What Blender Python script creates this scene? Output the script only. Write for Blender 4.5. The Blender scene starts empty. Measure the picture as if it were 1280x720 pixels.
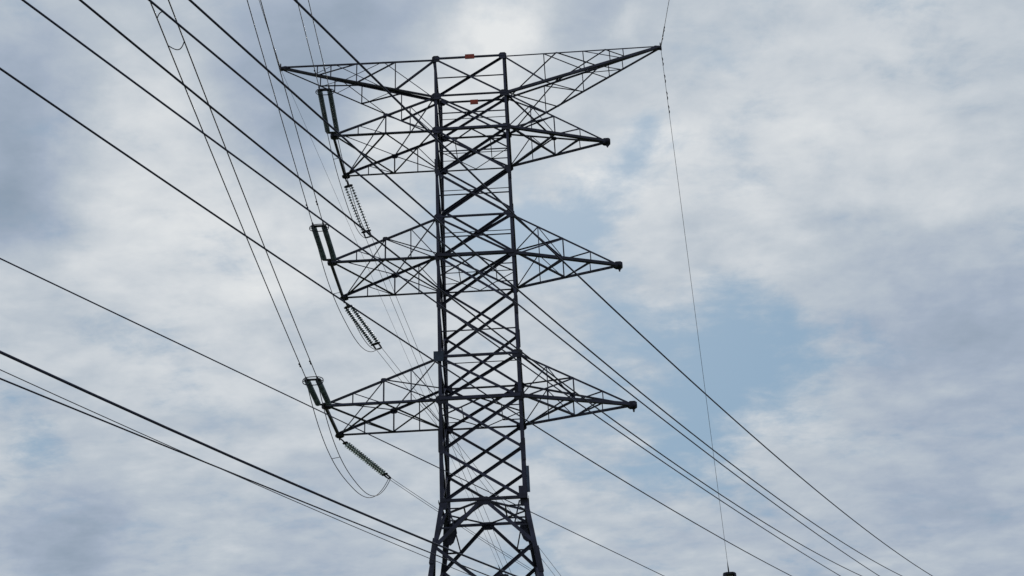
import bpy, math, random
from mathutils import Vector, Matrix

random.seed(7)
scene = bpy.context.scene
COL = scene.collection
V = Vector
R = math.radians

# ------------------------------------------------------------------ camera
cam_data = bpy.data.cameras.new("camera")
cam = bpy.data.objects.new("camera", cam_data)
COL.objects.link(cam)
cam_data.sensor_width = 36.0
cam_data.lens = 1463.85 / 1280.0 * 36.0
cam_data.clip_start = 0.1
cam_data.clip_end = 20000.0
yaw, pitch, roll = -0.0112044, 0.4859834, -0.0482794
fwd = V((math.sin(yaw) * math.cos(pitch), math.cos(yaw) * math.cos(pitch), math.sin(pitch)))
rt = V((math.cos(yaw), -math.sin(yaw), 0.0))
up = rt.cross(fwd)
r2 = rt * math.cos(roll) + up * math.sin(roll)
u2 = -rt * math.sin(roll) + up * math.cos(roll)
cam.matrix_world = Matrix(((r2.x, u2.x, -fwd.x, 2.536), (r2.y, u2.y, -fwd.y, -58.105), (r2.z, u2.z, -fwd.z, 1.6), (0, 0, 0, 1)))
scene.camera = cam

# ------------------------------------------------------------------ light and sky
SUN_AZ, SUN_EL = -2.4, 40.0          # degrees, azimuth from +y towards +x: behind the tower top
def azel(a, e):
    a, e = R(a), R(e)
    return V((math.sin(a) * math.cos(e), math.cos(a) * math.cos(e), math.sin(e)))
SUN_DIR = azel(SUN_AZ, SUN_EL)

sun_data = bpy.data.lights.new("sun", 'SUN')
sun_data.energy = 1.0
sun_data.angle = R(10)
sun_data.color = (1.0, 0.95, 0.88)
sun = bpy.data.objects.new("sun", sun_data)
COL.objects.link(sun)
sun.rotation_euler = (-SUN_DIR).to_track_quat('-Z', 'Y').to_euler()

scene.view_settings.view_transform = 'Standard'
scene.view_settings.look = 'None'
scene.view_settings.exposure = 0.0
scene.view_settings.gamma = 1.0
scene.view_settings.use_curve_mapping = False

world = bpy.data.worlds.new("World")
scene.world = world
world.use_nodes = True
NT = world.node_tree
NT.nodes.clear()

def nd(tree, kind, **kw):
    n = tree.nodes.new(kind)
    for k, v in kw.items():
        setattr(n, k, v)
    return n

def sky_world():
    t = NT
    L = t.links.new
    def math_(op, a, b=None, c=None, clamp=False):
        n = nd(t, 'ShaderNodeMath', operation=op, use_clamp=clamp)
        for i, x in enumerate((a, b, c)):
            if x is None:
                continue
            if isinstance(x, (int, float)):
                n.inputs[i].default_value = x
            else:
                L(x, n.inputs[i])
        return n.outputs[0]
    def vmath(op, a, b=None, s=None):
        n = nd(t, 'ShaderNodeVectorMath', operation=op)
        for i, x in enumerate((a, b)):
            if x is None:
                continue
            if isinstance(x, (tuple, list, Vector)):
                n.inputs[i].default_value = tuple(x)
            else:
                L(x, n.inputs[i])
        if s is not None:
            n.inputs['Scale'].default_value = s
        return n
    def noise(vec, scale, detail, rough=0.55, dist=0.0):
        n = nd(t, 'ShaderNodeTexNoise')
        n.noise_dimensions = '3D'
        n.inputs['Scale'].default_value = scale
        n.inputs['Detail'].default_value = detail
        n.inputs['Roughness'].default_value = rough
        n.inputs['Distortion'].default_value = dist
        L(vec, n.inputs['Vector'])
        return n
    tc = nd(t, 'ShaderNodeTexCoord')
    d0 = vmath('NORMALIZE', tc.outputs['Generated']).outputs[0]
    sky = nd(t, 'ShaderNodeTexSky', sky_type='NISHITA')
    sky.sun_disc = False
    sky.sun_elevation = R(SUN_EL)
    sky.sun_rotation = R(SUN_AZ)
    sky.air_density = 1.0
    sky.dust_density = 1.5
    sky.ozone_density = 1.0
    # clouds lie on a flat layer: directions are carried onto it, so they flatten towards the horizon
    sep = nd(t, 'ShaderNodeSeparateXYZ')
    L(d0, sep.inputs[0])
    zz = math_('ADD', math_('MAXIMUM', sep.outputs[2], 0.0), 0.22)
    comb = nd(t, 'ShaderNodeCombineXYZ')
    L(math_('DIVIDE', sep.outputs[0], zz), comb.inputs[0])
    L(math_('DIVIDE', sep.outputs[1], zz), comb.inputs[1])
    lay = comb.outputs[0]
    # warped direction for the big cloud masses, so that their borders are ragged
    w1 = noise(d0, 5.0, 7.0, 0.62)
    wv = vmath('SUBTRACT', w1.outputs['Color'], (0.5, 0.5, 0.5)).outputs[0]
    wv = vmath('SCALE', wv, s=WARP).outputs[0]
    dw = vmath('NORMALIZE', vmath('ADD', d0, wv).outputs[0]).outputs[0]
    def mass(az, el, deg):
        c = azel(az, el)
        k = 1.0 / (1.0 - math.cos(R(deg)))
        dot = vmath('DOT_PRODUCT', dw, c).outputs['Value']
        x = math_('MULTIPLY', math_('SUBTRACT', dot, 1.0), k)
        return math_('POWER', 2.71828, x)
    def total(rows):
        s = None
        for az, el, deg, w in rows:
            g = mass(az, el, deg)
            s = math_('MULTIPLY', g, w) if s is None else math_('MULTIPLY_ADD', g, w, s)
        return s
    gaps = total(GAPS)
    tones = total(TONES)
    lay = vmath('ADD', lay, SHIFT).outputs[0]
    lay2 = vmath('MULTIPLY', lay, (0.8, 1.35, 1.0)).outputs[0]      # wisps, drawn out sideways
    fa = noise(lay, 2.6, 9.0, 0.62, 0.3).outputs['Fac']
    fb = noise(lay, 7.0, 9.0, 0.62, 0.25).outputs['Fac']
    fd = noise(lay2, 19.0, 8.0, 0.62, 0.35).outputs['Fac']
    # billows: the side of a puff that faces the sun is brighter than the side behind it
    puff = noise(lay, 5.5, 5.0, 0.5, 0.2).outputs['Fac']
    puff2 = noise(vmath('ADD', lay, (0.0, 0.03, 0.0)).outputs[0], 5.5, 5.0, 0.5, 0.2).outputs['Fac']
    relief = math_('SUBTRACT', puff, puff2)
    cov = math_('MULTIPLY_ADD', math_('SUBTRACT', fa, 0.5), 0.5, 0.88)
    cov = math_('ADD', cov, math_('MULTIPLY', math_('SUBTRACT', fb, 0.5), 1.6))
    cov = math_('ADD', cov, math_('MULTIPLY', math_('SUBTRACT', fd, 0.5), 0.8))
    cov = math_('SUBTRACT', cov, gaps)
    mr = nd(t, 'ShaderNodeMapRange', interpolation_type='SMOOTHSTEP')
    L(cov, mr.inputs['Value'])
    mr.inputs['From Min'].default_value = 0.05
    mr.inputs['From Max'].default_value = 0.85
    cover = mr.outputs[0]
    tone = math_('MULTIPLY_ADD', math_('SUBTRACT', fa, 0.5), 0.35, 0.585)
    tone = math_('ADD', tone, math_('MULTIPLY', math_('SUBTRACT', fb, 0.5), 0.42))
    tone = math_('ADD', tone, math_('MULTIPLY', math_('SUBTRACT', fd, 0.5), 0.27))
    tone = math_('ADD', tone, math_('MULTIPLY', relief, 0.75))
    tone = math_('ADD', tone, tones)
    ramp = nd(t, 'ShaderNodeValToRGB')
    L(tone, ramp.inputs[0])
    e = ramp.color_ramp.elements
    e[0].position, e[0].color = 0.0, (0.27, 0.34, 0.43, 1)
    e[1].position, e[1].color = 1.0, (0.78, 0.80, 0.81, 1)
    for pos, c in ((0.3, (0.37, 0.437, 0.54, 1)), (0.55, (0.490, 0.548, 0.612, 1)), (0.75, (0.62, 0.66, 0.70, 1))):
        x = e.new(pos)
        x.color = c
    cl = vmath('SCALE', ramp.outputs[0], s=1.0 / STRENGTH).outputs[0]
    # veil of thin high haze over the blue, part of the sky everywhere
    veil = nd(t, 'ShaderNodeMix', data_type='RGBA')
    veil.inputs['Factor'].default_value = 0.72
    L(vmath('SCALE', sky.outputs[0], s=0.42).outputs[0], veil.inputs['A'])
    veil.inputs['B'].default_value = (0.25 / STRENGTH, 0.425 / STRENGTH, 0.60 / STRENGTH, 1)
    mix = nd(t, 'ShaderNodeMix', data_type='RGBA')
    L(cover, mix.inputs['Factor'])
    L(veil.outputs['Result'], mix.inputs['A'])
    L(cl, mix.inputs['B'])
    bg = nd(t, 'ShaderNodeBackground')
    bg.inputs['Strength'].default_value = STRENGTH
    L(mix.outputs['Result'], bg.inputs['Color'])
    out = nd(t, 'ShaderNodeOutputWorld')
    L(bg.outputs[0], out.inputs[0])

STRENGTH = 0.1
WARP = 0.15
SHIFT = (0.0, 0.0, 0.0)
# breaks in the cloud: azimuth, elevation, angular radius, depth (degrees)
GAPS = [
    (4.3, 31.2, 2.9, 0.95),
    (1.8, 30.8, 2.0, 0.65),
    (9.6, 28.2, 2.7, -0.40),
    (7.9, 22.2, 1.2, -0.30),
    (6.8, 25.4, 2.9, 0.40),
    (11.6, 23.7, 4.1, 0.62),
    (14.4, 22.3, 2.7, 0.35),
    (9.1, 20.3, 2.5, 0.62),
    (5.2, 20.5, 2.4, 0.35),
    (-2.3, 30.3, 2.4, 0.50),
    (16.8, 26.0, 3.1, -0.20),
    (-24.9, 18.6, 2.0, 0.40),
    (1.0, 20.0, 2.4, 0.25),
    (22.5, 38.3, 2.4, 0.40),
    (-17.8, 22.6, 2.4, 0.15),
    (-22.4, 19.7, 2.4, -0.20),
    (7.5, 34.6, 1.2, 0.60),
    (-0.9, 14.8, 2.4, 0.30),
]
# light and dark cloud masses: azimuth, elevation, angular radius, strength
TONES = [
    (-27.2, 30.4, 3.1, -0.42),
    (-26.8, 36.4, 3.5, -0.30),
    (-27.0, 33.4, 3.1, -0.20),
    (-22.3, 35.3, 3.1, 0.24),
    (-19.4, 30.0, 4.7, 0.20),
    (-14.2, 28.9, 4.7, 0.16),
    (-8.3, 39.8, 4.3, -0.33),
    (-15.0, 38.0, 4.3, -0.30),
    (-12.4, 34.8, 2.7, -0.22),
    (-1.9, 39.9, 1.8, 0.28),
    (-2.9, 39.1, 3.9, 0.25),
    (-7.8, 36.1, 2.7, 0.20),
    (-5.9, 34.6, 3.1, 0.14),
    (5.2, 40.8, 3.1, -0.20),
    (2.1, 39.7, 2.0, -0.08),
    (6.2, 39.7, 1.0, 0.25),
    (13.4, 34.7, 5.9, 0.12),
    (20.2, 31.5, 6.3, 0.12),
    (6.2, 33.0, 3.1, 0.24),
    (13.6, 28.8, 2.4, 0.14),
    (23.6, 23.2, 4.3, -0.34),
    (19.2, 22.5, 3.1, -0.16),
    (18.5, 26.4, 3.1, -0.10),
    (13.5, 19.1, 3.1, 0.10),
    (18.7, 16.7, 5.9, -0.08),
    (-21.9, 14.9, 2.0, -0.40),
    (-24.5, 14.9, 1.8, -0.32),
    (-24.3, 18.1, 2.4, -0.10),
    (-14.6, 17.2, 7.8, -0.05),
    (-16.9, 20.8, 3.9, 0.08),
    (-6.8, 20.2, 4.7, 0.04),
    (-9.5, 15.4, 4.7, -0.12),
    (3.7, 17.5, 5.5, -0.04),
    (10.8, 14.7, 4.7, -0.10),
    (21.5, 13.4, 5.5, -0.20),
    (27.5, 34.9, 3.9, -0.10),
    (14.2, 27.6, 3.5, -0.06),
    (-1.7, 24.8, 3.1, 0.08),
]
sky_world()

# ------------------------------------------------------------------ materials
def material(name, base, rough=0.6, metal=0.0, var=0.25, scale=6.0, bump=0.0, dark=None, transmission=0.0, coat=0.0, spec=0.25):
    m = bpy.data.materials.new(name)
    m.use_nodes = True
    t = m.node_tree
    b = t.nodes['Principled BSDF']
    b.inputs['Roughness'].default_value = rough
    b.inputs['Metallic'].default_value = metal
    b.inputs['Specular IOR Level'].default_value = spec
    if transmission:
        b.inputs['Transmission Weight'].default_value = transmission
    if coat:
        b.inputs['Coat Weight'].default_value = coat
    tc = t.nodes.new('ShaderNodeTexCoord')
    geo = t.nodes.new('ShaderNodeNewGeometry')
    n = t.nodes.new('ShaderNodeTexNoise')
    n.inputs['Scale'].default_value = scale
    n.inputs['Detail'].default_value = 5
    t.links.new(geo.outputs['Position'], n.inputs['Vector'])
    r = t.nodes.new('ShaderNodeValToRGB')
    lo = dark or tuple(c * (1 - var) for c in base)
    hi = tuple(min(1, c * (1 + var)) for c in base)
    r.color_ramp.elements[0].position = 0.35
    r.color_ramp.elements[1].position = 0.68
    r.color_ramp.elements[0].color = (*lo, 1)
    r.color_ramp.elements[1].color = (*hi, 1)
    t.links.new(n.outputs['Fac'], r.inputs[0])
    # each bar has weathered a little differently
    oi = t.nodes.new('ShaderNodeObjectInfo')
    mr = t.nodes.new('ShaderNodeMapRange')
    mr.inputs['To Min'].default_value = 0.65
    mr.inputs['To Max'].default_value = 1.4
    t.links.new(oi.outputs['Random'], mr.inputs['Value'])
    vm = t.nodes.new('ShaderNodeVectorMath')
    vm.operation = 'SCALE'
    t.links.new(r.outputs[0], vm.inputs[0])
    t.links.new(mr.outputs[0], vm.inputs['Scale'])
    t.links.new(vm.outputs[0], b.inputs['Base Color'])
    if bump:
        bp = t.nodes.new('ShaderNodeBump')
        bp.inputs['Strength'].default_value = bump
        bp.inputs['Distance'].default_value = 0.05
        t.links.new(n.outputs['Fac'], bp.inputs['Height'])
        t.links.new(bp.outputs[0], b.inputs['Normal'])
    return m

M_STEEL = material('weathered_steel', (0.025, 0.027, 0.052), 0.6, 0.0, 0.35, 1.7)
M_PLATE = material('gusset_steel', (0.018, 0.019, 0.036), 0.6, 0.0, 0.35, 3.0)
M_GALV = material('galvanised_plate', (0.045, 0.065, 0.105), 0.55, 0.2, 0.25, 4.0)
M_WIRE = material('aluminium_wire', (0.034, 0.038, 0.060), 0.55, 0.0, 0.2, 3.0)
M_CABLE = material('insulated_cable', (0.024, 0.027, 0.062), 0.5, 0.0, 0.2, 4.0)
M_GLASS = material('dark_glazed_disc', (0.10, 0.135, 0.15), 0.32, 0.0, 0.3, 9.0, coat=0.1)
M_TEAL = material('toughened_glass_disc', (0.44, 0.52, 0.53), 0.35, 0.0, 0.3, 9.0, coat=0.1, transmission=0.55)
M_RED = material('orange_red_paint', (0.26, 0.042, 0.026), 0.55, 0.0, 0.2, 6.0)
M_CONC = material('concrete', (0.32, 0.31, 0.29), 0.9, 0.0, 0.2, 3.0, 0.3)
M_GROUND = material('grassy_ground', (0.075, 0.085, 0.035), 0.95, 0.0, 0.35, 0.35, 0.4, dark=(0.05, 0.065, 0.022))

# ------------------------------------------------------------------ builders
def mesh_of(name, verts, faces, mat, smooth=False):
    me = bpy.data.meshes.new(name)
    me.from_pydata([tuple(v) for v in verts], [], faces)
    if smooth:
        me.polygons.foreach_set('use_smooth', [True] * len(me.polygons))
    me.materials.append(mat)
    me.update()
    return me

def link(name, me, parent=None):
    o = bpy.data.objects.new(name, me)
    COL.objects.link(o)
    if parent:
        o.parent = parent
    return o

def base_of(o):
    p = V((0, 0, 0))
    while o is not None:
        p += o.location
        o = o.parent
    return p

def thing(name, label, cat, loc=(0, 0, 0), group=None):
    o = bpy.data.objects.new(name, None)
    o.empty_display_size = 0.3
    COL.objects.link(o)
    o.location = loc
    o['label'] = label
    o['category'] = cat
    if group:
        o['group'] = group
    return o

def frame(name, parent, loc=(0, 0, 0)):
    o = bpy.data.objects.new(name, None)
    COL.objects.link(o)
    o.parent = parent
    o.location = loc
    return o

def angle_profile(t=0.14):
    # an L: flanges of unit length, thickness t, heel at the origin
    return [(0, 0), (1, 0), (1, t), (t, t), (t, 1), (0, 1)]

def prism(profile, z0=0.0, z1=1.0):
    n = len(profile)
    v = [(x, y, z0) for x, y in profile] + [(x, y, z1) for x, y in profile]
    f = [(i, (i + 1) % n, n + (i + 1) % n, n + i) for i in range(n)]
    if n == 6:
        f += [(3, 2, 1, 0), (5, 4, 3, 0), (6, 7, 8, 9), (6, 9, 10, 11)]
    else:
        f += [tuple(range(n - 1, -1, -1)), tuple(range(n, 2 * n))]
    return v, f

_ANGLE = {}
def angle_mesh(mat):
    if mat.name not in _ANGLE:
        v, f = prism([(x - 0.42, y - 0.18) for x, y in angle_profile()])
        _ANGLE[mat.name] = mesh_of('steel_angle', v, f, mat)
    return _ANGLE[mat.name]

def bar(name, a, b, w, parent, mat=None, out=(0, -1, 0)):
    """One steel angle from a to b (world points); its flat flange lies across `out`."""
    a, b = V(a), V(b)
    d = b - a
    ln = d.length
    z = d / ln
    o_ = V(out)
    y = (-o_) - z * (-o_).dot(z)
    if y.length < 1e-3:
        y = V((1, 0, 0)) - z * z.x
    y.normalize()
    x = y.cross(z)
    o = link(name, angle_mesh(mat or M_STEEL), parent)
    m = Matrix(((x.x * w, y.x * w, z.x * ln, 0), (x.y * w, y.y * w, z.y * ln, 0), (x.z * w, y.z * w, z.z * ln, 0), (0, 0, 0, 1)))
    loc = a - base_of(parent)
    m.translation = loc
    o.matrix_basis = m
    return o

OCT = [(0.5, 0.28), (0.28, 0.5), (-0.28, 0.5), (-0.5, 0.28), (-0.5, -0.28), (-0.28, -0.5), (0.28, -0.5), (0.5, -0.28)]
_PL = {}
def plate(name, c, w, h, th, parent, normal=(0, -1, 0), mat=None, square=False, upv=(0, 0, 1), tilt=0.0):
    mat = mat or M_PLATE
    key = (mat.name, square)
    if key not in _PL:
        prof = [(.5, .5), (-.5, .5), (-.5, -.5), (.5, -.5)] if square else OCT
        v, f = prism(prof, -0.5, 0.5)
        _PL[key] = mesh_of('steel_plate', v, f, mat)
    z = V(normal).normalized()
    y = V(upv) - z * V(upv).dot(z)
    y.normalize()
    x = y.cross(z)
    if tilt:
        q = Matrix.Rotation(tilt, 3, z)
        x, y = q @ x, q @ y
    o = link(name, _PL[key], parent)
    m = Matrix(((x.x * w, y.x * h, z.x * th, 0), (x.y * w, y.y * h, z.y * th, 0), (x.z * w, y.z * h, z.z * th, 0), (0, 0, 0, 1)))
    m.translation = V(c) - base_of(parent)
    o.matrix_basis = m
    return o

def tube_geo(pts, r, n=6, v=None, f=None, closed=False):
    v = [] if v is None else v
    f = [] if f is None else f
    pts = [V(p) for p in pts]
    rs = r if isinstance(r, (list, tuple)) else [r] * len(pts)
    b0 = len(v)
    N = len(pts)
    ref = None
    for i, p in enumerate(pts):
        if closed:
            d = pts[(i + 1) % N] - pts[i - 1]
        else:
            d = pts[min(i + 1, N - 1)] - pts[max(i - 1, 0)]
        d.normalize()
        if ref is None:
            ref = V((0, 0, 1)) if abs(d.z) < 0.9 else V((1, 0, 0))
        x = ref - d * ref.dot(d)
        x.normalize()
        ref = x
        y = d.cross(x)
        for k in range(n):
            a = 2 * math.pi * k / n
            v.append(p + (x * math.cos(a) + y * math.sin(a)) * rs[i])
    for i in range(N if closed else N - 1):
        j = (i + 1) % N
        for k in range(n):
            k2 = (k + 1) % n
            f.append((b0 + i * n + k, b0 + i * n + k2, b0 + j * n + k2, b0 + j * n + k))
    if not closed:
        f.append(tuple(b0 + k for k in range(n - 1, -1, -1)))
        f.append(tuple(b0 + (N - 1) * n + k for k in range(n)))
    return v, f

def tube(name, pts, r, parent=None, mat=None, n=6, closed=False, origin=None):
    base = base_of(parent) if parent else V(origin or (0, 0, 0))
    v, f = tube_geo([V(p) - base for p in pts], r, n, closed=closed)
    o = link(name, mesh_of(name, v, f, mat or M_WIRE, True), parent)
    if not parent:
        o.location = base
    return o

def lerp(a, b, t):
    return V(a) + (V(b) - V(a)) * t

# ------------------------------------------------------------------ ground
S = 6000.0
g = link('ground', mesh_of('ground', [(-S, -S, 0), (S, -S, 0), (S, S, 0), (-S, S, 0)], [(0, 1, 2, 3)], M_GROUND))
g['kind'] = 'structure'
g['label'] = 'flat rough grassland under the power lines'

# ------------------------------------------------------------------ the lattice tower
Z5, Z4, Z3, Z2U, Z2L, Z1U, Z1L, ZW = 47.03, 44.25, 41.81, 35.84, 33.35, 27.27, 24.86, 19.43
ZM3, ZM2, ZM1 = 38.83, 30.31, 22.12
H0 = 2.09
FLARE = 0.149
def half(z):
    return H0 if z >= ZW else H0 + (ZW - z) * FLARE
def node(sx, sy, z):
    h = half(z)
    return V((sx * h, sy * h, z))

tower = thing('transmission_tower', 'tall dark lattice steel transmission tower with cross arms on both sides', 'pylon', (0, 0, 0))

# legs: stepped angle sections, heel at the corner
LEG = [(0.25, ZW, 0.23), (ZW, ZM1, 0.205), (ZM1, ZM2, 0.18), (ZM2, ZM3, 0.165), (ZM3, Z5 + 0.1, 0.145)]
for sx in (-1, 1):
    for sy in (-1, 1):
        v, f = [], []
        for z0, z1, w in LEG:
            n0 = len(v)
            a, b = node(sx, sy, z0), node(sx, sy, z1)
            # flanges run inwards from the outer corner
            prof = [(x * w, y * w) for x, y in angle_profile(0.13)]
            for p in (a, b):
                for x, y in prof:
                    v.append((p.x + sx * (w * 0.35) - sx * x, p.y + sy * (w * 0.35) - sy * y, p.z))
            ff = [(i, (i + 1) % 6, 6 + (i + 1) % 6, 6 + i) for i in range(6)] + [(3, 2, 1, 0), (5, 4, 3, 0), (6, 7, 8, 9), (6, 9, 10, 11)]
            if sx * sy < 0:
                ff = [tuple(reversed(q)) for q in ff]
            f += [tuple(n0 + i for i in q) for q in ff]
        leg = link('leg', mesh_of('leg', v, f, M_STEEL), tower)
        for zj, w, ln in ((ZM1, 0.20, 1.15), (ZM2, 0.18, 1.05), (ZM3, 0.17, 0.9), (16.4, 0.23, 1.3)):
            p = node(sx, sy, zj)
            dz = 0.5 if sx < 0 else -0.15
            p = node(sx, sy, zj + dz)
            uv = (-sx * FLARE, -sy * FLARE, 1) if zj < ZW else (0, 0, 1)
            plate('splice_plate', (p.x + sx * w * 0.1, p.y + sy * (w * 0.35 + 0.03), p.z), w * 0.9, ln, 0.035, leg, (0, sy, uv[1] * -sy), M_PLATE, True, upv=uv)
            plate('splice_plate', (p.x + sx * (w * 0.35 + 0.02), p.y + sy * w * 0.1, p.z), w * 0.8, ln, 0.035, leg, (sx, 0, uv[0] * -sx), M_PLATE, True, upv=uv)
        # concrete footing
        p = node(sx, sy, 0)
        v, f = prism([(q[0] * 1.5, q[1] * 1.5) for q in OCT], 0, 0.45)
        ft = link('footing', mesh_of('footing', v, f, M_CONC), tower)
        ft.location = (p.x, p.y, -0.1)

FACES = {'near': ((-1, -1), (1, -1), V((0, -1, 0))), 'far': ((1, 1), (-1, 1), V((0, 1, 0))),
         'left': ((-1, 1), (-1, -1), V((-1, 0, 0))), 'right': ((1, -1), (1, 1), V((1, 0, 0)))}
def face_pt(fc, t, z, off=0.0):
    a, b, n = FACES[fc]
    return lerp(node(*a, z), node(*b, z), t) + n * off

PANELS = [(Z5, Z4, .125), (Z4, Z3, .125), (Z3, ZM3, .13), (ZM3, Z2U, .15), (Z2U, Z2L, .13), (Z2L, ZM2, .135), (ZM2, Z1U, .135),
          (Z1U, Z1L, .14), (Z1L, ZM1, .145), (ZM1, ZW, .15), (17.1, 12.6, .16), (12.6, 7.0, .16), (7.0, 0.3, .16)]
for fc in FACES:
    a, b, n = FACES[fc]
    for z1, z0, w in PANELS:
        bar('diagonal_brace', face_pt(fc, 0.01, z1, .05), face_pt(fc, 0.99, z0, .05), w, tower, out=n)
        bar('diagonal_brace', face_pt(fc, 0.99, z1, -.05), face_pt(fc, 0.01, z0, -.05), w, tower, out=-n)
        if z0 >= Z2L - .1 or z0 in (Z1U,):
            zc = (z0 + z1) / 2
            bar('redundant_strut', face_pt(fc, 0, zc, .0), face_pt(fc, 1, zc, .0), .055, tower, out=(0, 0, -1))
    # K bracing under the waist
    for t in (0, 1):
        top = face_pt(fc, .5 + (.03 if t else -.03), ZW - .05, .03)
        foot = face_pt(fc, t, 17.1, .03)
        bar('diagonal_brace', top, foot, .17, tower, out=n)
        k = lerp(top, foot, .58)
        bar('redundant_strut', k, face_pt(fc, t, k.z, .02), .08, tower, out=n)
        bar('redundant_strut', k, face_pt(fc, t + (.08 if t == 0 else -.08), ZW - .1, .02), .07, tower, out=n)

HORIZ = {'near': [(Z5, .1), (Z4, .09), (Z3, .15), (Z2U, .10), (Z2L, .17), (Z1U, .12), (Z1L, .17), (ZW, .14)],
         'far': [(Z5, .15), (Z4, .14), (Z3, .10), (Z2U, .10), (Z2L, .10), (Z1U, .12), (Z1L, .11), (ZW, .16)]}
HORIZ['left'] = HORIZ['right'] = [(Z5, .10), (Z4, .10), (Z3, .13), (Z2U, .1), (Z2L, .13), (Z1U, .1), (Z1L, .13), (ZW, .15)]
for fc, rows in HORIZ.items():
    for z, w in rows:
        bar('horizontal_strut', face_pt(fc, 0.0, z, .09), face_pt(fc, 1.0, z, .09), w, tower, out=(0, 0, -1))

# diaphragms: a diamond between the middles of the four sides with two cross ties
for z, w in ((Z3, .06), (Z2L, .06), (Z1L, .06), (ZW, .09)):
    h = half(z)
    m4 = [V((0, -h, z)), V((h, 0, z)), V((0, h, z)), V((-h, 0, z))]
    for i in range(4):
        bar('plan_brace', m4[i], m4[(i + 1) % 4], w, tower, out=(0, 0, -1))
    for sx in (-1, 1):
        bar('plan_tie', (sx * h * .5, -h * .5, z + .03), (sx * h * .5, h * .5, z + .03), w * .8, tower, out=(0, 0, -1))
        bar('plan_tie', (sx * h * .5, h * .5, z - .03), (sx * h, h * .5, z - .03), w * .8, tower, out=(0, 0, -1))
        bar('plan_tie', (sx * h * .5, -h * .5, z - .03), (sx * h, -h * .5, z - .03), w * .8, tower, out=(0, 0, -1))

# gusset plates at the joints
for sx in (-1, 1):
    for sy in (-1, 1):
        for z in (Z5, Z4, Z3, Z2U, Z2L, Z1U, Z1L, ZM3, ZM2, ZM1):
            p = node(sx, sy, z)
            big = z not in (ZM3, ZM2, ZM1)
            w, h = (.56 if z in (Z4, Z3, Z1U, Z1L) else .46, .46) if big else (.26, .40)
            plate('gusset_plate', (p.x - sx * .07, p.y + sy * .10, z), w, h, .03, tower, (0, sy, 0))
            if big:
                plate('gusset_plate', (p.x + sx * .10, p.y - sy * .07, z), .44, .36, .03, tower, (sx, 0, 0))
        p = node(sx, sy, ZW - .3)
        plate('gusset_plate', (p.x - sx * .16, p.y + sy * .06, ZW - (.12 if sy < 0 else .5)), .34 if sy < 0 else .52, .6 if sy < 0 else .95, .035, tower, (0, sy, 0), tilt=(0 if sy < 0 else -sx * .35))
for sy in (-1, 1):
    plate('gusset_plate', (0, sy * (H0 + .10), ZW - .05), .66, .42, .035, tower, (0, sy, 0))
    plate('gusset_plate', (sy * (H0 + .10), 0, ZW - .05), .6, .42, .035, tower, (sy, 0, 0))

# plates fixed to the tower
o = plate('marker_plate', (0.03, -H0 - .16, Z5), .56, .32, .06, tower, (0, -1, 0), M_RED, True)
o['label'] = 'orange red plate at the middle of the near top strut'
o = plate('marker_plate', (0.03, H0 + .02, Z5 - .12), .50, .34, .06, tower, (0, -1, 0), M_RED, True)
o['label'] = 'orange red plate at the middle of the far top strut'
o = plate('number_plate', (-H0 - .02, -H0 - .22, Z1U), .52, .58, .03, tower, (0, -1, 0), M_GALV, True)
o['label'] = 'blue grey plate on the left leg at the lowest cross arm'
o = plate('equipment_box', (H0 - .10, H0 - .25, Z1U - .45), .52, .50, .22, tower, (0, -1, 0), M_PLATE, True)
o['label'] = 'black box on the right leg at the lowest cross arm'
o = plate('equipment_box', (H0 - .12, -H0 - .22, ZW + .25), .42, .62, .12, tower, (0, -1, 0), M_PLATE, True)
o['label'] = 'dark box on the right leg just above the waist'
o = plate('cover_strip', (H0 + .16, -H0 - .1, ZW + .95), .15, 1.35, .06, tower, (0, -1, 0), M_GALV, True)
o['label'] = 'grey strip along the outside of the right leg'

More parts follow.
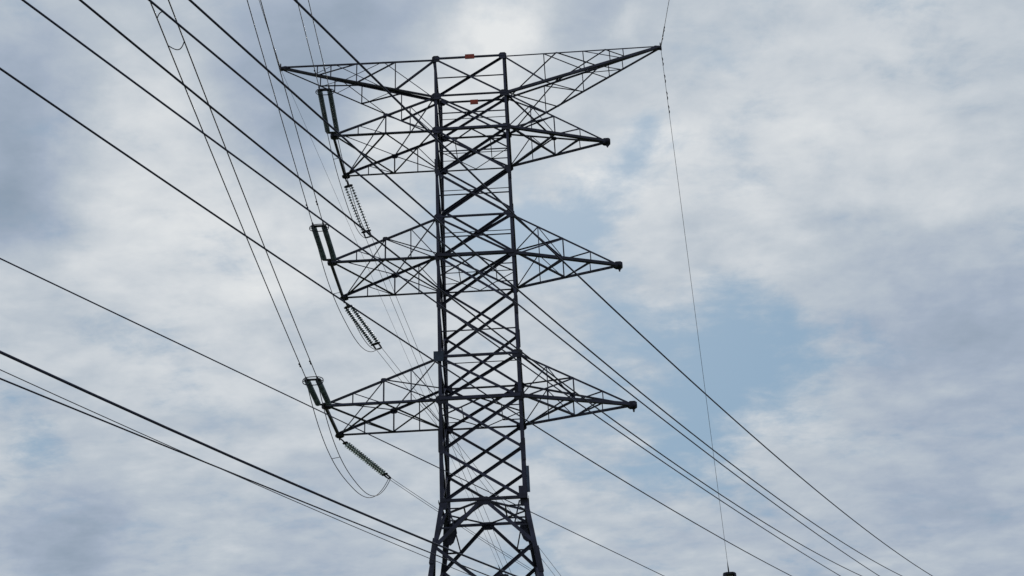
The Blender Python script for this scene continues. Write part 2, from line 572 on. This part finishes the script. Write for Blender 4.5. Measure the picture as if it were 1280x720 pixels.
# ------------------------------------------------------------------ cross arms
def line_arm(side, zu, zl, reach):
    """A conductor arm: a rectangular dead-end arm to the left, a pointed one to the right."""
    arm = frame('cross_arm', tower)
    s = side
    rootU = {-1: node(s, -1, zu), 1: node(s, 1, zu)}
    rootL = {-1: node(s, -1, zl), 1: node(s, 1, zl)}
    if s < 0:
        tip = {-1: V((-reach, -2.12, zl)), 1: V((-reach, 2.12, zl))}
        st = (.25, .49, .76)
    else:
        tip = {-1: V((reach - .25, -.10, zl)), 1: V((reach - .25, .10, zl))}
        st = (.25, .49, .755)
    tipU = {k: v + V((0, 0, .10)) for k, v in tip.items()}
    U = lambda k, t: lerp(rootU[k], tipU[k], t)
    Lw = lambda k, t: lerp(rootL[k], tip[k], t)
    ends = {}
    for k in (-1, 1):
        nrm = (0, k, 0)
        bar('arm_chord', Lw(k, 0), Lw(k, 1), .17 if k < 0 else .115, arm, out=(0, 0, -1))
        bar('arm_chord', U(k, 0), U(k, 1), .105 if k < 0 else .125, arm, out=nrm)
        for t, w in zip(st, (.055, .075, .055)):
            bar('arm_tie', U(k, t), Lw(k, t), w, arm, out=nrm)
        bar('arm_brace', U(k, st[1]), Lw(k, 0.03), .065, arm, out=nrm)
        if s < 0:
            bar('arm_brace', U(k, st[0]), Lw(k, 0.0), .05, arm, out=nrm)
            bar('arm_brace', U(k, st[2]), Lw(k, st[1]), .05, arm, out=nrm)
        else:
            bar('arm_brace', U(k, st[0]), Lw(k, 0.0), .05, arm, out=nrm)
            bar('arm_brace', U(k, st[0]), Lw(k, st[1]), .05, arm, out=nrm)
            bar('arm_brace', U(k, st[2]), Lw(k, st[1]), .06, arm, out=nrm)
    # bottom plane
    dn = (0, 0, -1)
    m = st[1]
    q = V((0, 0, .06))
    bar('arm_brace', Lw(-1, 0.02) + q, Lw(1, m) + q, .10, arm, out=dn)
    bar('arm_brace', Lw(1, 0.02), Lw(-1, m), .10, arm, out=dn)
    if s < 0:
        bar('arm_brace', Lw(-1, m) + q, Lw(1, .98) + q, .12, arm, out=dn)
        bar('arm_brace', Lw(1, m), Lw(-1, .98), .12, arm, out=dn)
    else:
        bar('arm_brace', Lw(1, m), Lw(-1, st[2]), .07, arm, out=dn)
    # top plane
    upn = (0, 0, 1)
    bar('arm_brace', U(-1, 0.01), U(1, m), .08, arm, out=upn)
    bar('arm_brace', U(1, 0.01) + q, U(-1, m) + q, .07, arm, out=upn)
    if s < 0:
        bar('arm_brace', U(-1, m), U(1, .97), .07, arm, out=upn)
        bar('arm_brace', U(1, m) + q, U(-1, .97) + q, .06, arm, out=upn)
        bar('end_beam', tip[-1] + V((0, -.12, -.02)), tip[1] + V((0, .12, -.02)), .14, arm, out=dn)
        for k in (-1, 1):
            plate('tip_plate', tip[k] + V((.05, k * .06, .02)), .46, .32, .035, arm, (0, k, 0))
            plate('tip_plate', tip[k] + V((.06, -k * .04, -.06)), .48, .42, .035, arm, dn, upv=(0, 1, 0))
            plate('shackle_lug', tip[k] + V((0, k * .2, -.1)), .09, .32, .05, arm, (1, 0, 0), upv=(0, k, -.3))
        plate('gusset_plate', U(1, m) - V((0, -.03, 0)), .42, .32, .03, arm, (0, 1, 0))
        plate('gusset_plate', U(-1, m) + V((0, -.06, 0)), .30, .22, .03, arm, (0, -1, 0))
    else:
        e = V((reach, 0, zl))
        plate('tip_plate', e + V((-.10, -.13, .03)), .48, .36, .04, arm, (0, -1, 0))
        plate('tip_plate', e + V((-.10, .13, .03)), .48, .36, .04, arm, (0, 1, 0))
        plate('tip_plate', e + V((-.08, 0, -.10)), .44, .36, .04, arm, dn, upv=(0, 1, 0))
        tube('shackle_pin', [e + V((-.02, -.24, -.03)), e + V((-.02, .24, -.03))], .13, arm, M_PLATE, 8)
        plate('shackle_lug', e + V((-.05, 0, -.26)), .10, .22, .06, arm, (0, -1, 0))
        plate('gusset_plate', U(1, m) + V((0, .05, 0)), .32, .26, .03, arm, (0, 1, 0))
    return arm, tip

TIPS = {}
for key, zu, zl, rl, rr in (('a', Z4, Z3, 8.07, 8.04), ('b', Z2U, Z2L, 7.98, 8.04), ('c', Z1U, Z1L, 8.02, 8.07)):
    arm, tip = line_arm(-1, zu, zl, rl)
    TIPS[key] = tip
    line_arm(1, zu, zl, rr)

def earth_arm(s, reach):
    arm = frame('earthwire_arm', tower)
    ZT = 48.74
    tip = V((s * reach, 0, ZT))
    rU = {k: node(s, k, Z5) for k in (-1, 1)}
    rL = {k: node(s, k, Z4) for k in (-1, 1)}
    U = lambda k, t: lerp(rU[k], tip + V((-s * .1, k * .06, .04)), t)
    Lw = lambda k, t: lerp(rL[k], tip + V((-s * .1, k * .06, -.06)), t)
    for k in (-1, 1):
        nrm = (0, k, 0)
        bar('arm_chord', U(k, 0), U(k, 1), .085 if k < 0 else .15, arm, out=nrm)
        bar('arm_chord', Lw(k, 0), Lw(k, 1), .16 if k < 0 else .09, arm, out=(0, 0, -1))
        for t in (.25, .5, .67, .76):
            bar('arm_tie', U(k, t), Lw(k, t), .06, arm, out=nrm)
        for t0, t1, w in ((0, .25, .11), (.25, .5, .075), (.5, .76, .06)):
            bar('arm_brace', U(k, t0), Lw(k, t1), w, arm, out=nrm)
    q = V((0, 0, .05))
    for t0, k0, t1, w in ((0.02, 1, .33, .06), (.33, -1, .62, .055), (.33, 1, .65, .055), (.64, -1, .8, .045)):
        bar('arm_brace', U(k0, t0) + q, U(-k0, t1) + q, w, arm, out=(0, 0, 1))
    for t0, k0, t1, w in ((0.02, -1, .33, .055), (.02, 1, .33, .055), (.33, 1, .6, .06), (.25, -1, .5, .045), (.5, -1, .66, .045), (.6, -1, .76, .04)):
        bar('arm_brace', Lw(k0, t0) - q, Lw(-k0, t1) - q, w, arm, out=(0, 0, -1))
    plate('tip_plate', tip + V((-s * .20, -.08, -.02)), .46, .20, .03, arm, (0, -1, 0), tilt=-s * .2)
    plate('tip_plate', tip + V((-s * .20, .08, -.02)), .46, .20, .03, arm, (0, 1, 0), tilt=s * .2)
    tube('clamp_lug', [tip + V((0, 0, -.22)), tip + V((0, 0, .05)), tip + V((s * -.02, -.1, .3))], [.05, .06, .03], arm, M_PLATE, 6)
    return tip
EL = earth_arm(-1, 11.97)
ER = earth_arm(1, 11.91)

# ------------------------------------------------------------------ insulators and conductors
def disc_mesh(mat):
    # one cap-and-pin disc, axis along z, unit size
    prof = [(.0, .075), (.045, .075), (.05, .03), (.10, .018), (.146, -.012), (.148, -.03), (.12, -.024), (.09, -.04), (.07, -.024), (.035, -.045), (.0, -.06)]
    n = 12
    v = [(0, 0, prof[0][1])]
    for r, z in prof[1:-1]:
        for k in range(n):
            a = 2 * math.pi * k / n
            v.append((r * math.cos(a), r * math.sin(a), z))
    v.append((0, 0, prof[-1][1]))
    f = []
    for k in range(n):
        f.append((0, 1 + k, 1 + (k + 1) % n))
    m = len(prof) - 2
    for i in range(m - 1):
        for k in range(n):
            a, b = 1 + i * n + k, 1 + i * n + (k + 1) % n
            f.append((a, a + n, b + n, b))
    last = len(v) - 1
    for k in range(n):
        f.append((last, 1 + (m - 1) * n + (k + 1) % n, 1 + (m - 1) * n + k))
    return mesh_of('insulator_disc', v, f, mat, True)
DISC = {M_GLASS.name: disc_mesh(M_GLASS), M_TEAL.name: disc_mesh(M_TEAL)}

def insulator(C, E, label, mat, group, pitch=.150, ring=True, hook=.25, gap=.27, tail=.50, size=1.0):
    """Twin strings of discs from the arm corner C to the conductor clamps at E."""
    C, E = V(C), V(E)
    d = (E - C).normalized()
    ln = (E - C).length
    s = d.cross(V((0, 0, 1))).normalized()
    if s.x < 0:
        s = -s
    u = s.cross(d)
    t = thing('insulator_set', label, 'insulator', C, group)
    P = lambda a, b=0.0, c=0.0: C + d * a + s * b + u * c
    tube('shackle', [P(-.02), P(hook * .5, .03), P(hook)], .045, t, M_PLATE)
    plate('yoke_plate', P(hook + .06), gap * 2 + .18, .17, .04, t, u, M_PLATE, upv=d)
    a0, a1 = hook + .12, ln - tail
    for b in (-gap, gap):
        rod = tube('insulator_string', [P(a0, b), P(a1 + .1, b)], .028, t, M_PLATE)
        n = int((a1 - a0 - .16) / pitch)
        for i in range(n + 1):
            a = a0 + .10 + (a1 - a0 - .16) * i / n
            o = link('insulator_disc', DISC[mat.name], rod)
            q = (-d).to_track_quat('Z', 'Y')
            o.rotation_euler = q.to_euler()
            o.scale = (size, size, size)
            o.location = P(a, b) - C
    plate('yoke_plate', P(a1 + .14), gap * 2 + .26, .15, .05, t, u, M_PLATE, upv=d)
    for b in (-gap, gap):
        tube('tension_clamp', [P(a1 + .2, b), P(a1 + .35, b), P(ln, b)], [.045, .055, .035], t, M_PLATE)
    if ring:
        pts = []
        for i in range(28):
            a = 2 * math.pi * i / 28
            x, y = math.cos(a), math.sin(a)
            x = math.copysign(abs(x) ** .7, x)
            y = math.copysign(abs(y) ** .8, y)
            pts.append(P(a1 - .02, x * .50, y * .22))
        tube('corona_ring', pts, .024, t, M_PLATE, 6, True)
        tube('ring_stay', [P(a1 - .02, -.5), P(a1 + .08, 0), P(a1 - .02, .5)], .024, t, M_PLATE)
    else:
        plate('spacer_bar', P(ln - .02), gap * 2 + .05, .09, .04, t, u, M_PLATE, upv=d)
    return t, d, s, gap

NEAR = {'a': ((-7.831, -6.767, 41.895), .0518, .1291, .0008), 'b': ((-7.944, -6.404, 33.356), .0075, -.0779, .0009), 'c': ((-7.972, -6.281, 24.706), .0122, -.0116, .0007)}
FAR = {'a': ((-6.994, 4.986, 39.053), (3.289, 29.6, 15.56), .097), 'b': ((-6.274, 5.152, 31.389), (9.106, 29.6, 15.78), -.15), 'c': ((-5.592, 5.148, 23.294), (14.78, 29.6, 15.71), .445)}
WHICH = {'a': 'highest', 'b': 'middle', 'c': 'lowest'}
for key in 'abc':
    tip = TIPS[key]
    E, dx, sl, kk = NEAR[key]
    E = V(E)
    w = WHICH[key]
    t, d, s, gap = insulator(tip[-1] + V((0, -.15, -.08)), E, 'dark twin insulator string rising from the near corner of the %s left cross arm' % w, M_GLASS, 'twin insulator strings on the left arms')
    pair = thing('conductor_pair', 'pair of thin conductors running up out of frame from the %s near insulator' % w, 'wires', E, 'conductor pairs on the towards side')
    side = V((1, dx, 0)).normalized()
    for b in (-gap, gap):
        pts, x = [], 0.0
        while x <= 220:
            pts.append(E + side * b + V((dx, -1, 0)) * x + V((0, 0, -sl * x + kk * x * x)))
            x += 1.5 if x < 60 else 8
        wire = tube('conductor', pts, .021, pair, M_WIRE)
        # armour over the wire and a damper just past the clamp
        k = 1.5 + (.25 if b > 0 else 0)
        p0 = E + side * b + V((dx, -1, 0)) * k + V((0, 0, -sl * k))
        tube('vibration_damper', [p0 + V((0, -.16, -.06)), p0 + V((0, -.10, -.06)), p0 + V((0, 0, -.03)), p0 + V((0, .10, -.06)), p0 + V((0, .16, -.06))], [.045, .045, .02, .045, .045], wire, M_PLATE)
    if key == 'c':
        def on(x, b):
            return E + side * b + V((dx, -1, 0)) * x + V((0, 0, -sl * x + kk * x * x))
        arcs = [[], []]
        for i in range(11):
            f_ = i / 10
            arcs[0].append(on(24.9 + .42 * math.sin(math.pi * f_) - .35 * (f_ - .5), -gap + 2 * gap * f_))
            arcs[1].append(on(23.9 - .28 * math.sin(math.pi * f_) + .15 * f_, -gap + 2 * gap * f_))
        for a in arcs:
            tube('spacer_hoop', a, .016, pair, M_WIRE)
    # far side
    E2, F, sag = FAR[key]
    E2, F = V(E2), V(F)
    lab = 'ribbed twin insulator string hanging away from the far corner of the %s left cross arm' % w
    if key == 'c':
        lab = 'teal glass insulator string hanging below the far corner of the lowest left cross arm'
    t2, d2, s2, gap2 = insulator(tip[1] + V((0, .15, -.1)), E2, lab, M_TEAL if key == 'c' else M_GLASS, 'twin insulator strings on the left arms',
                                 pitch={'a': .172, 'b': .15, 'c': .15}[key], ring=False, hook=.42, gap=.10 if key == 'c' else .205, tail=.55, size={'a': .84, 'b': .88, 'c': .9}[key])
    pair2 = thing('conductor_pair', 'pair of thin conductors slanting down behind the tower from the %s far insulator' % w, 'wires', E2, 'conductor pairs on the away side')
    for b in (-gap2, gap2):
        pts = [lerp(E2, F, i / 24) + s2 * b - V((0, 0, 4 * sag * (i / 24) * (1 - i / 24))) for i in range(25)]
        tube('conductor', pts, .0135 if key != 'c' else .015, pair2, M_WIRE)
    # jumper looping under the arm
    dep = {'a': 1.75, 'b': 1.95, 'c': 2.8}[key]
    jl = thing('jumper_loop', 'slack pair of jumper wires looping below the %s left cross arm' % w, 'wires', lerp(E, E2, .5) - V((0, 0, dep)), 'jumper loops under the left arms')
    J = []
    for b, b2, dd in ((-gap, -gap2, dep + .04), (gap, gap2, dep - .02)):
        a_, b_ = E + side * b, E2 + s2 * b2
        pts = []
        for i in range(41):
            f_ = i / 40
            pts.append(lerp(a_, b_, f_) - V((0, 0, dd * (1 - abs(2 * f_ - 1) ** 2.5))))
        J.append(pts)
        tube('jumper_wire', pts, .020, jl, M_WIRE)
    i = 12
    tube('jumper_spacer', [J[0][i], J[1][i]], .017, jl, M_WIRE)

# earthwires
def earthwire(tip, dx, dz, F, which):
    near = [tip + V((dx * x, -x, dz * x + .0007 * x * x)) for x in (0, 1, 2, 4, 7, 11, 16, 22, 30, 40, 60, 90, 130, 180, 220)]
    o = tube('earth_wire', near, .017, None, M_WIRE, origin=tip)
    o['label'] = 'single earth wire rising out of frame from the %s tip of the top arm' % which
    o['category'] = 'wire'
    o['group'] = 'earth wires on the top arm tips'
    for k in (1.1, 1.9):
        p = tip + V((dx * k, -k, dz * k))
        tube('vibration_damper', [p + V((0, -.2, -.05)), p + V((0, -.11, -.05)), p + V((0, 0, -.01)), p + V((0, .11, -.05)), p + V((0, .2, -.05))], [.04, .04, .016, .04, .04], o, M_PLATE)
    tube('armour_rod', [near[0], near[1], near[2]], .03, o, M_PLATE)
    far = [lerp(tip, F, i / 24) for i in range(25)]
    o = tube('earth_wire', far, .0155 if which == 'right' else .009, None, M_WIRE, origin=tip)
    o['label'] = 'single earth wire falling behind from the %s tip of the top arm' % which
    o['category'] = 'wire'
    o['group'] = 'earth wires on the top arm tips'
    dirn = (F - tip).normalized()
    if which == 'right':
        for k in (.9, 2.0, 3.1, 4.0):
            p = tip + dirn * k
            tube('vibration_damper', [p - dirn * .25, p - dirn * .14 + V((.03, 0, 0)), p, p + dirn * .14 + V((.03, 0, 0)), p + dirn * .25], [.034, .034, .018, .034, .034], o, M_PLATE)
    tube('armour_rod', [F - dirn * 1.0, F - dirn * .45, F], [.018, .05, .06], o, M_PLATE)
GL, GR = V((-.2, 30, 23.75)), V((16.75, 30, 23.05))
earthwire(EL, .012, -.01, GL, 'left')
earthwire(ER, .025, -.05, GR, 'right')

# ------------------------------------------------------------------ gantry behind the tower
gantry = thing('line_gantry', 'dark lattice gantry behind the tower, only its post tops reaching the bottom edge', 'gantry', (8.3, 30, 0))
for P0 in (GL, GR):
    ht = P0.z - .12
    col = frame('gantry_post', gantry, (P0.x - 8.3, 0, 0))
    hw = lambda z: .40 + (1 - z / ht) * .55
    pt_ = lambda sx, sy, z: V((P0.x + sx * hw(z), 30 + sy * hw(z), z))
    for sx in (-1, 1):
        for sy in (-1, 1):
            bar('post_leg', pt_(sx, sy, 0), pt_(sx, sy, ht), .12, col, out=(0, sy, 0))
    zs = [i * ht / 14 for i in range(15)]
    for i in range(14):
        for (a, b, n) in (((-1, -1), (1, -1), (0, -1, 0)), ((1, 1), (-1, 1), (0, 1, 0)), ((-1, 1), (-1, -1), (-1, 0, 0)), ((1, -1), (1, 1), (1, 0, 0))):
            if i % 2:
                a, b = b, a
            bar('post_brace', pt_(*a, zs[i]), pt_(*b, zs[i + 1]), .07, col, out=n)
    v, f = prism([(x * .86, y * .86) for x, y in OCT], 0, .14)
    cap = link('post_cap', mesh_of('post_cap', v, f, M_PLATE), col)
    cap.location = (0, 0, ht - .05)
bm = frame('gantry_beam', gantry, (0, 0, 15.5))
for sy in (-1, 1):
    for dz in (-.45, .45):
        bar('beam_chord', (GL.x + .6, 30 + sy * .45, 15.6 + dz), (GR.x - .6, 30 + sy * .45, 15.6 + dz), .11, bm, out=(0, sy, 0))
    for i in range(18):
        x0 = GL.x + .6 + (GR.x - GL.x - 1.2) * i / 18
        x1 = GL.x + .6 + (GR.x - GL.x - 1.2) * (i + 1) / 18
        s_ = 1 if i % 2 else -1
        bar('beam_brace', (x0, 30 + sy * .45, 15.6 - s_ * .45), (x1, 30 + sy * .45, 15.6 + s_ * .45), .06, bm, out=(0, sy, 0))

# ------------------------------------------------------------------ lower line crossing in front of the tower
LOW_AZ = R(27.0)
LD, LN = V((math.sin(LOW_AZ), math.cos(LOW_AZ), 0)), V((math.cos(LOW_AZ), -math.sin(LOW_AZ), 0))
def hung(side, h, slope, sag, t0=-16.0, t1=78.0, n=70):
    """A sagging wire along the lower line: `side` metres beside the viewpoint, `h` high there."""
    o = V((2.536, -58.105, 0)) + LN * side
    return [o + LD * t + V((0, 0, h + slope * t + sag * t * t)) for t in (t0 + (t1 - t0) * i / n for i in range(n + 1))]
LOW = [  # sideways offset, height, slope, sag, radius, label
    (-7.246, 12.0, -.0779, .00173, .0155, 'dark diagonal wire crossing the top left arm, uppermost of the diagonal wires'),
    (-8.299, 12.0, -.0872, .00198, .0155, 'dark diagonal wire meeting the tower where the middle left arm begins'),
    (-8.951, 12.0, -.0451, .00107, .0155, 'dark diagonal wire touching the looped spacer at upper left, third diagonal wire from above'),
    (-9.437, 12.0, -.0874, .00198, .0155, 'dark diagonal wire crossing the lower end of the highest far insulator'),
    (-10.363, 12.0, -.0313, .00086, .0155, 'dark diagonal wire passing through the top end of the middle near insulator'),
    (-11.509, 12.0, -.0514, .00119, .0165, 'dark diagonal wire passing the far corner of the middle left arm'),
    (-16.438, 12.0, .0198, -.00006, .0155, 'dark wire passing just under the near corner of the lowest left arm'),
]
for side, h, sl, sg, r, lab in LOW:
    pts = hung(side, h, sl, sg)
    o = tube('overhead_wire', pts, r, None, M_CABLE, origin=pts[0])
    o['label'], o['category'], o['group'] = lab, 'wire', 'wires of the lower line in front'
for side, h, sl, sg, r, lab in ((-11.088, 8.0, -.0618, .00176, .021, 'thick black cable slanting across the lower left'),
                                (-11.496, 7.6, -.0144, .00039, .0125, 'black cable just below the thick cable at lower left'),
                                (-9.970, 7.2, -.0639, .0016, .006, 'hair-thin grey cable crossing the black cable at lower left')):
    pts = hung(side, h, sl, sg)
    o = tube('telephone_cable', pts, r, None, M_CABLE if r > .01 else M_WIRE, origin=pts[0])
    o['label'], o['category'], o['group'] = lab, 'cable', 'cables slung low in front'
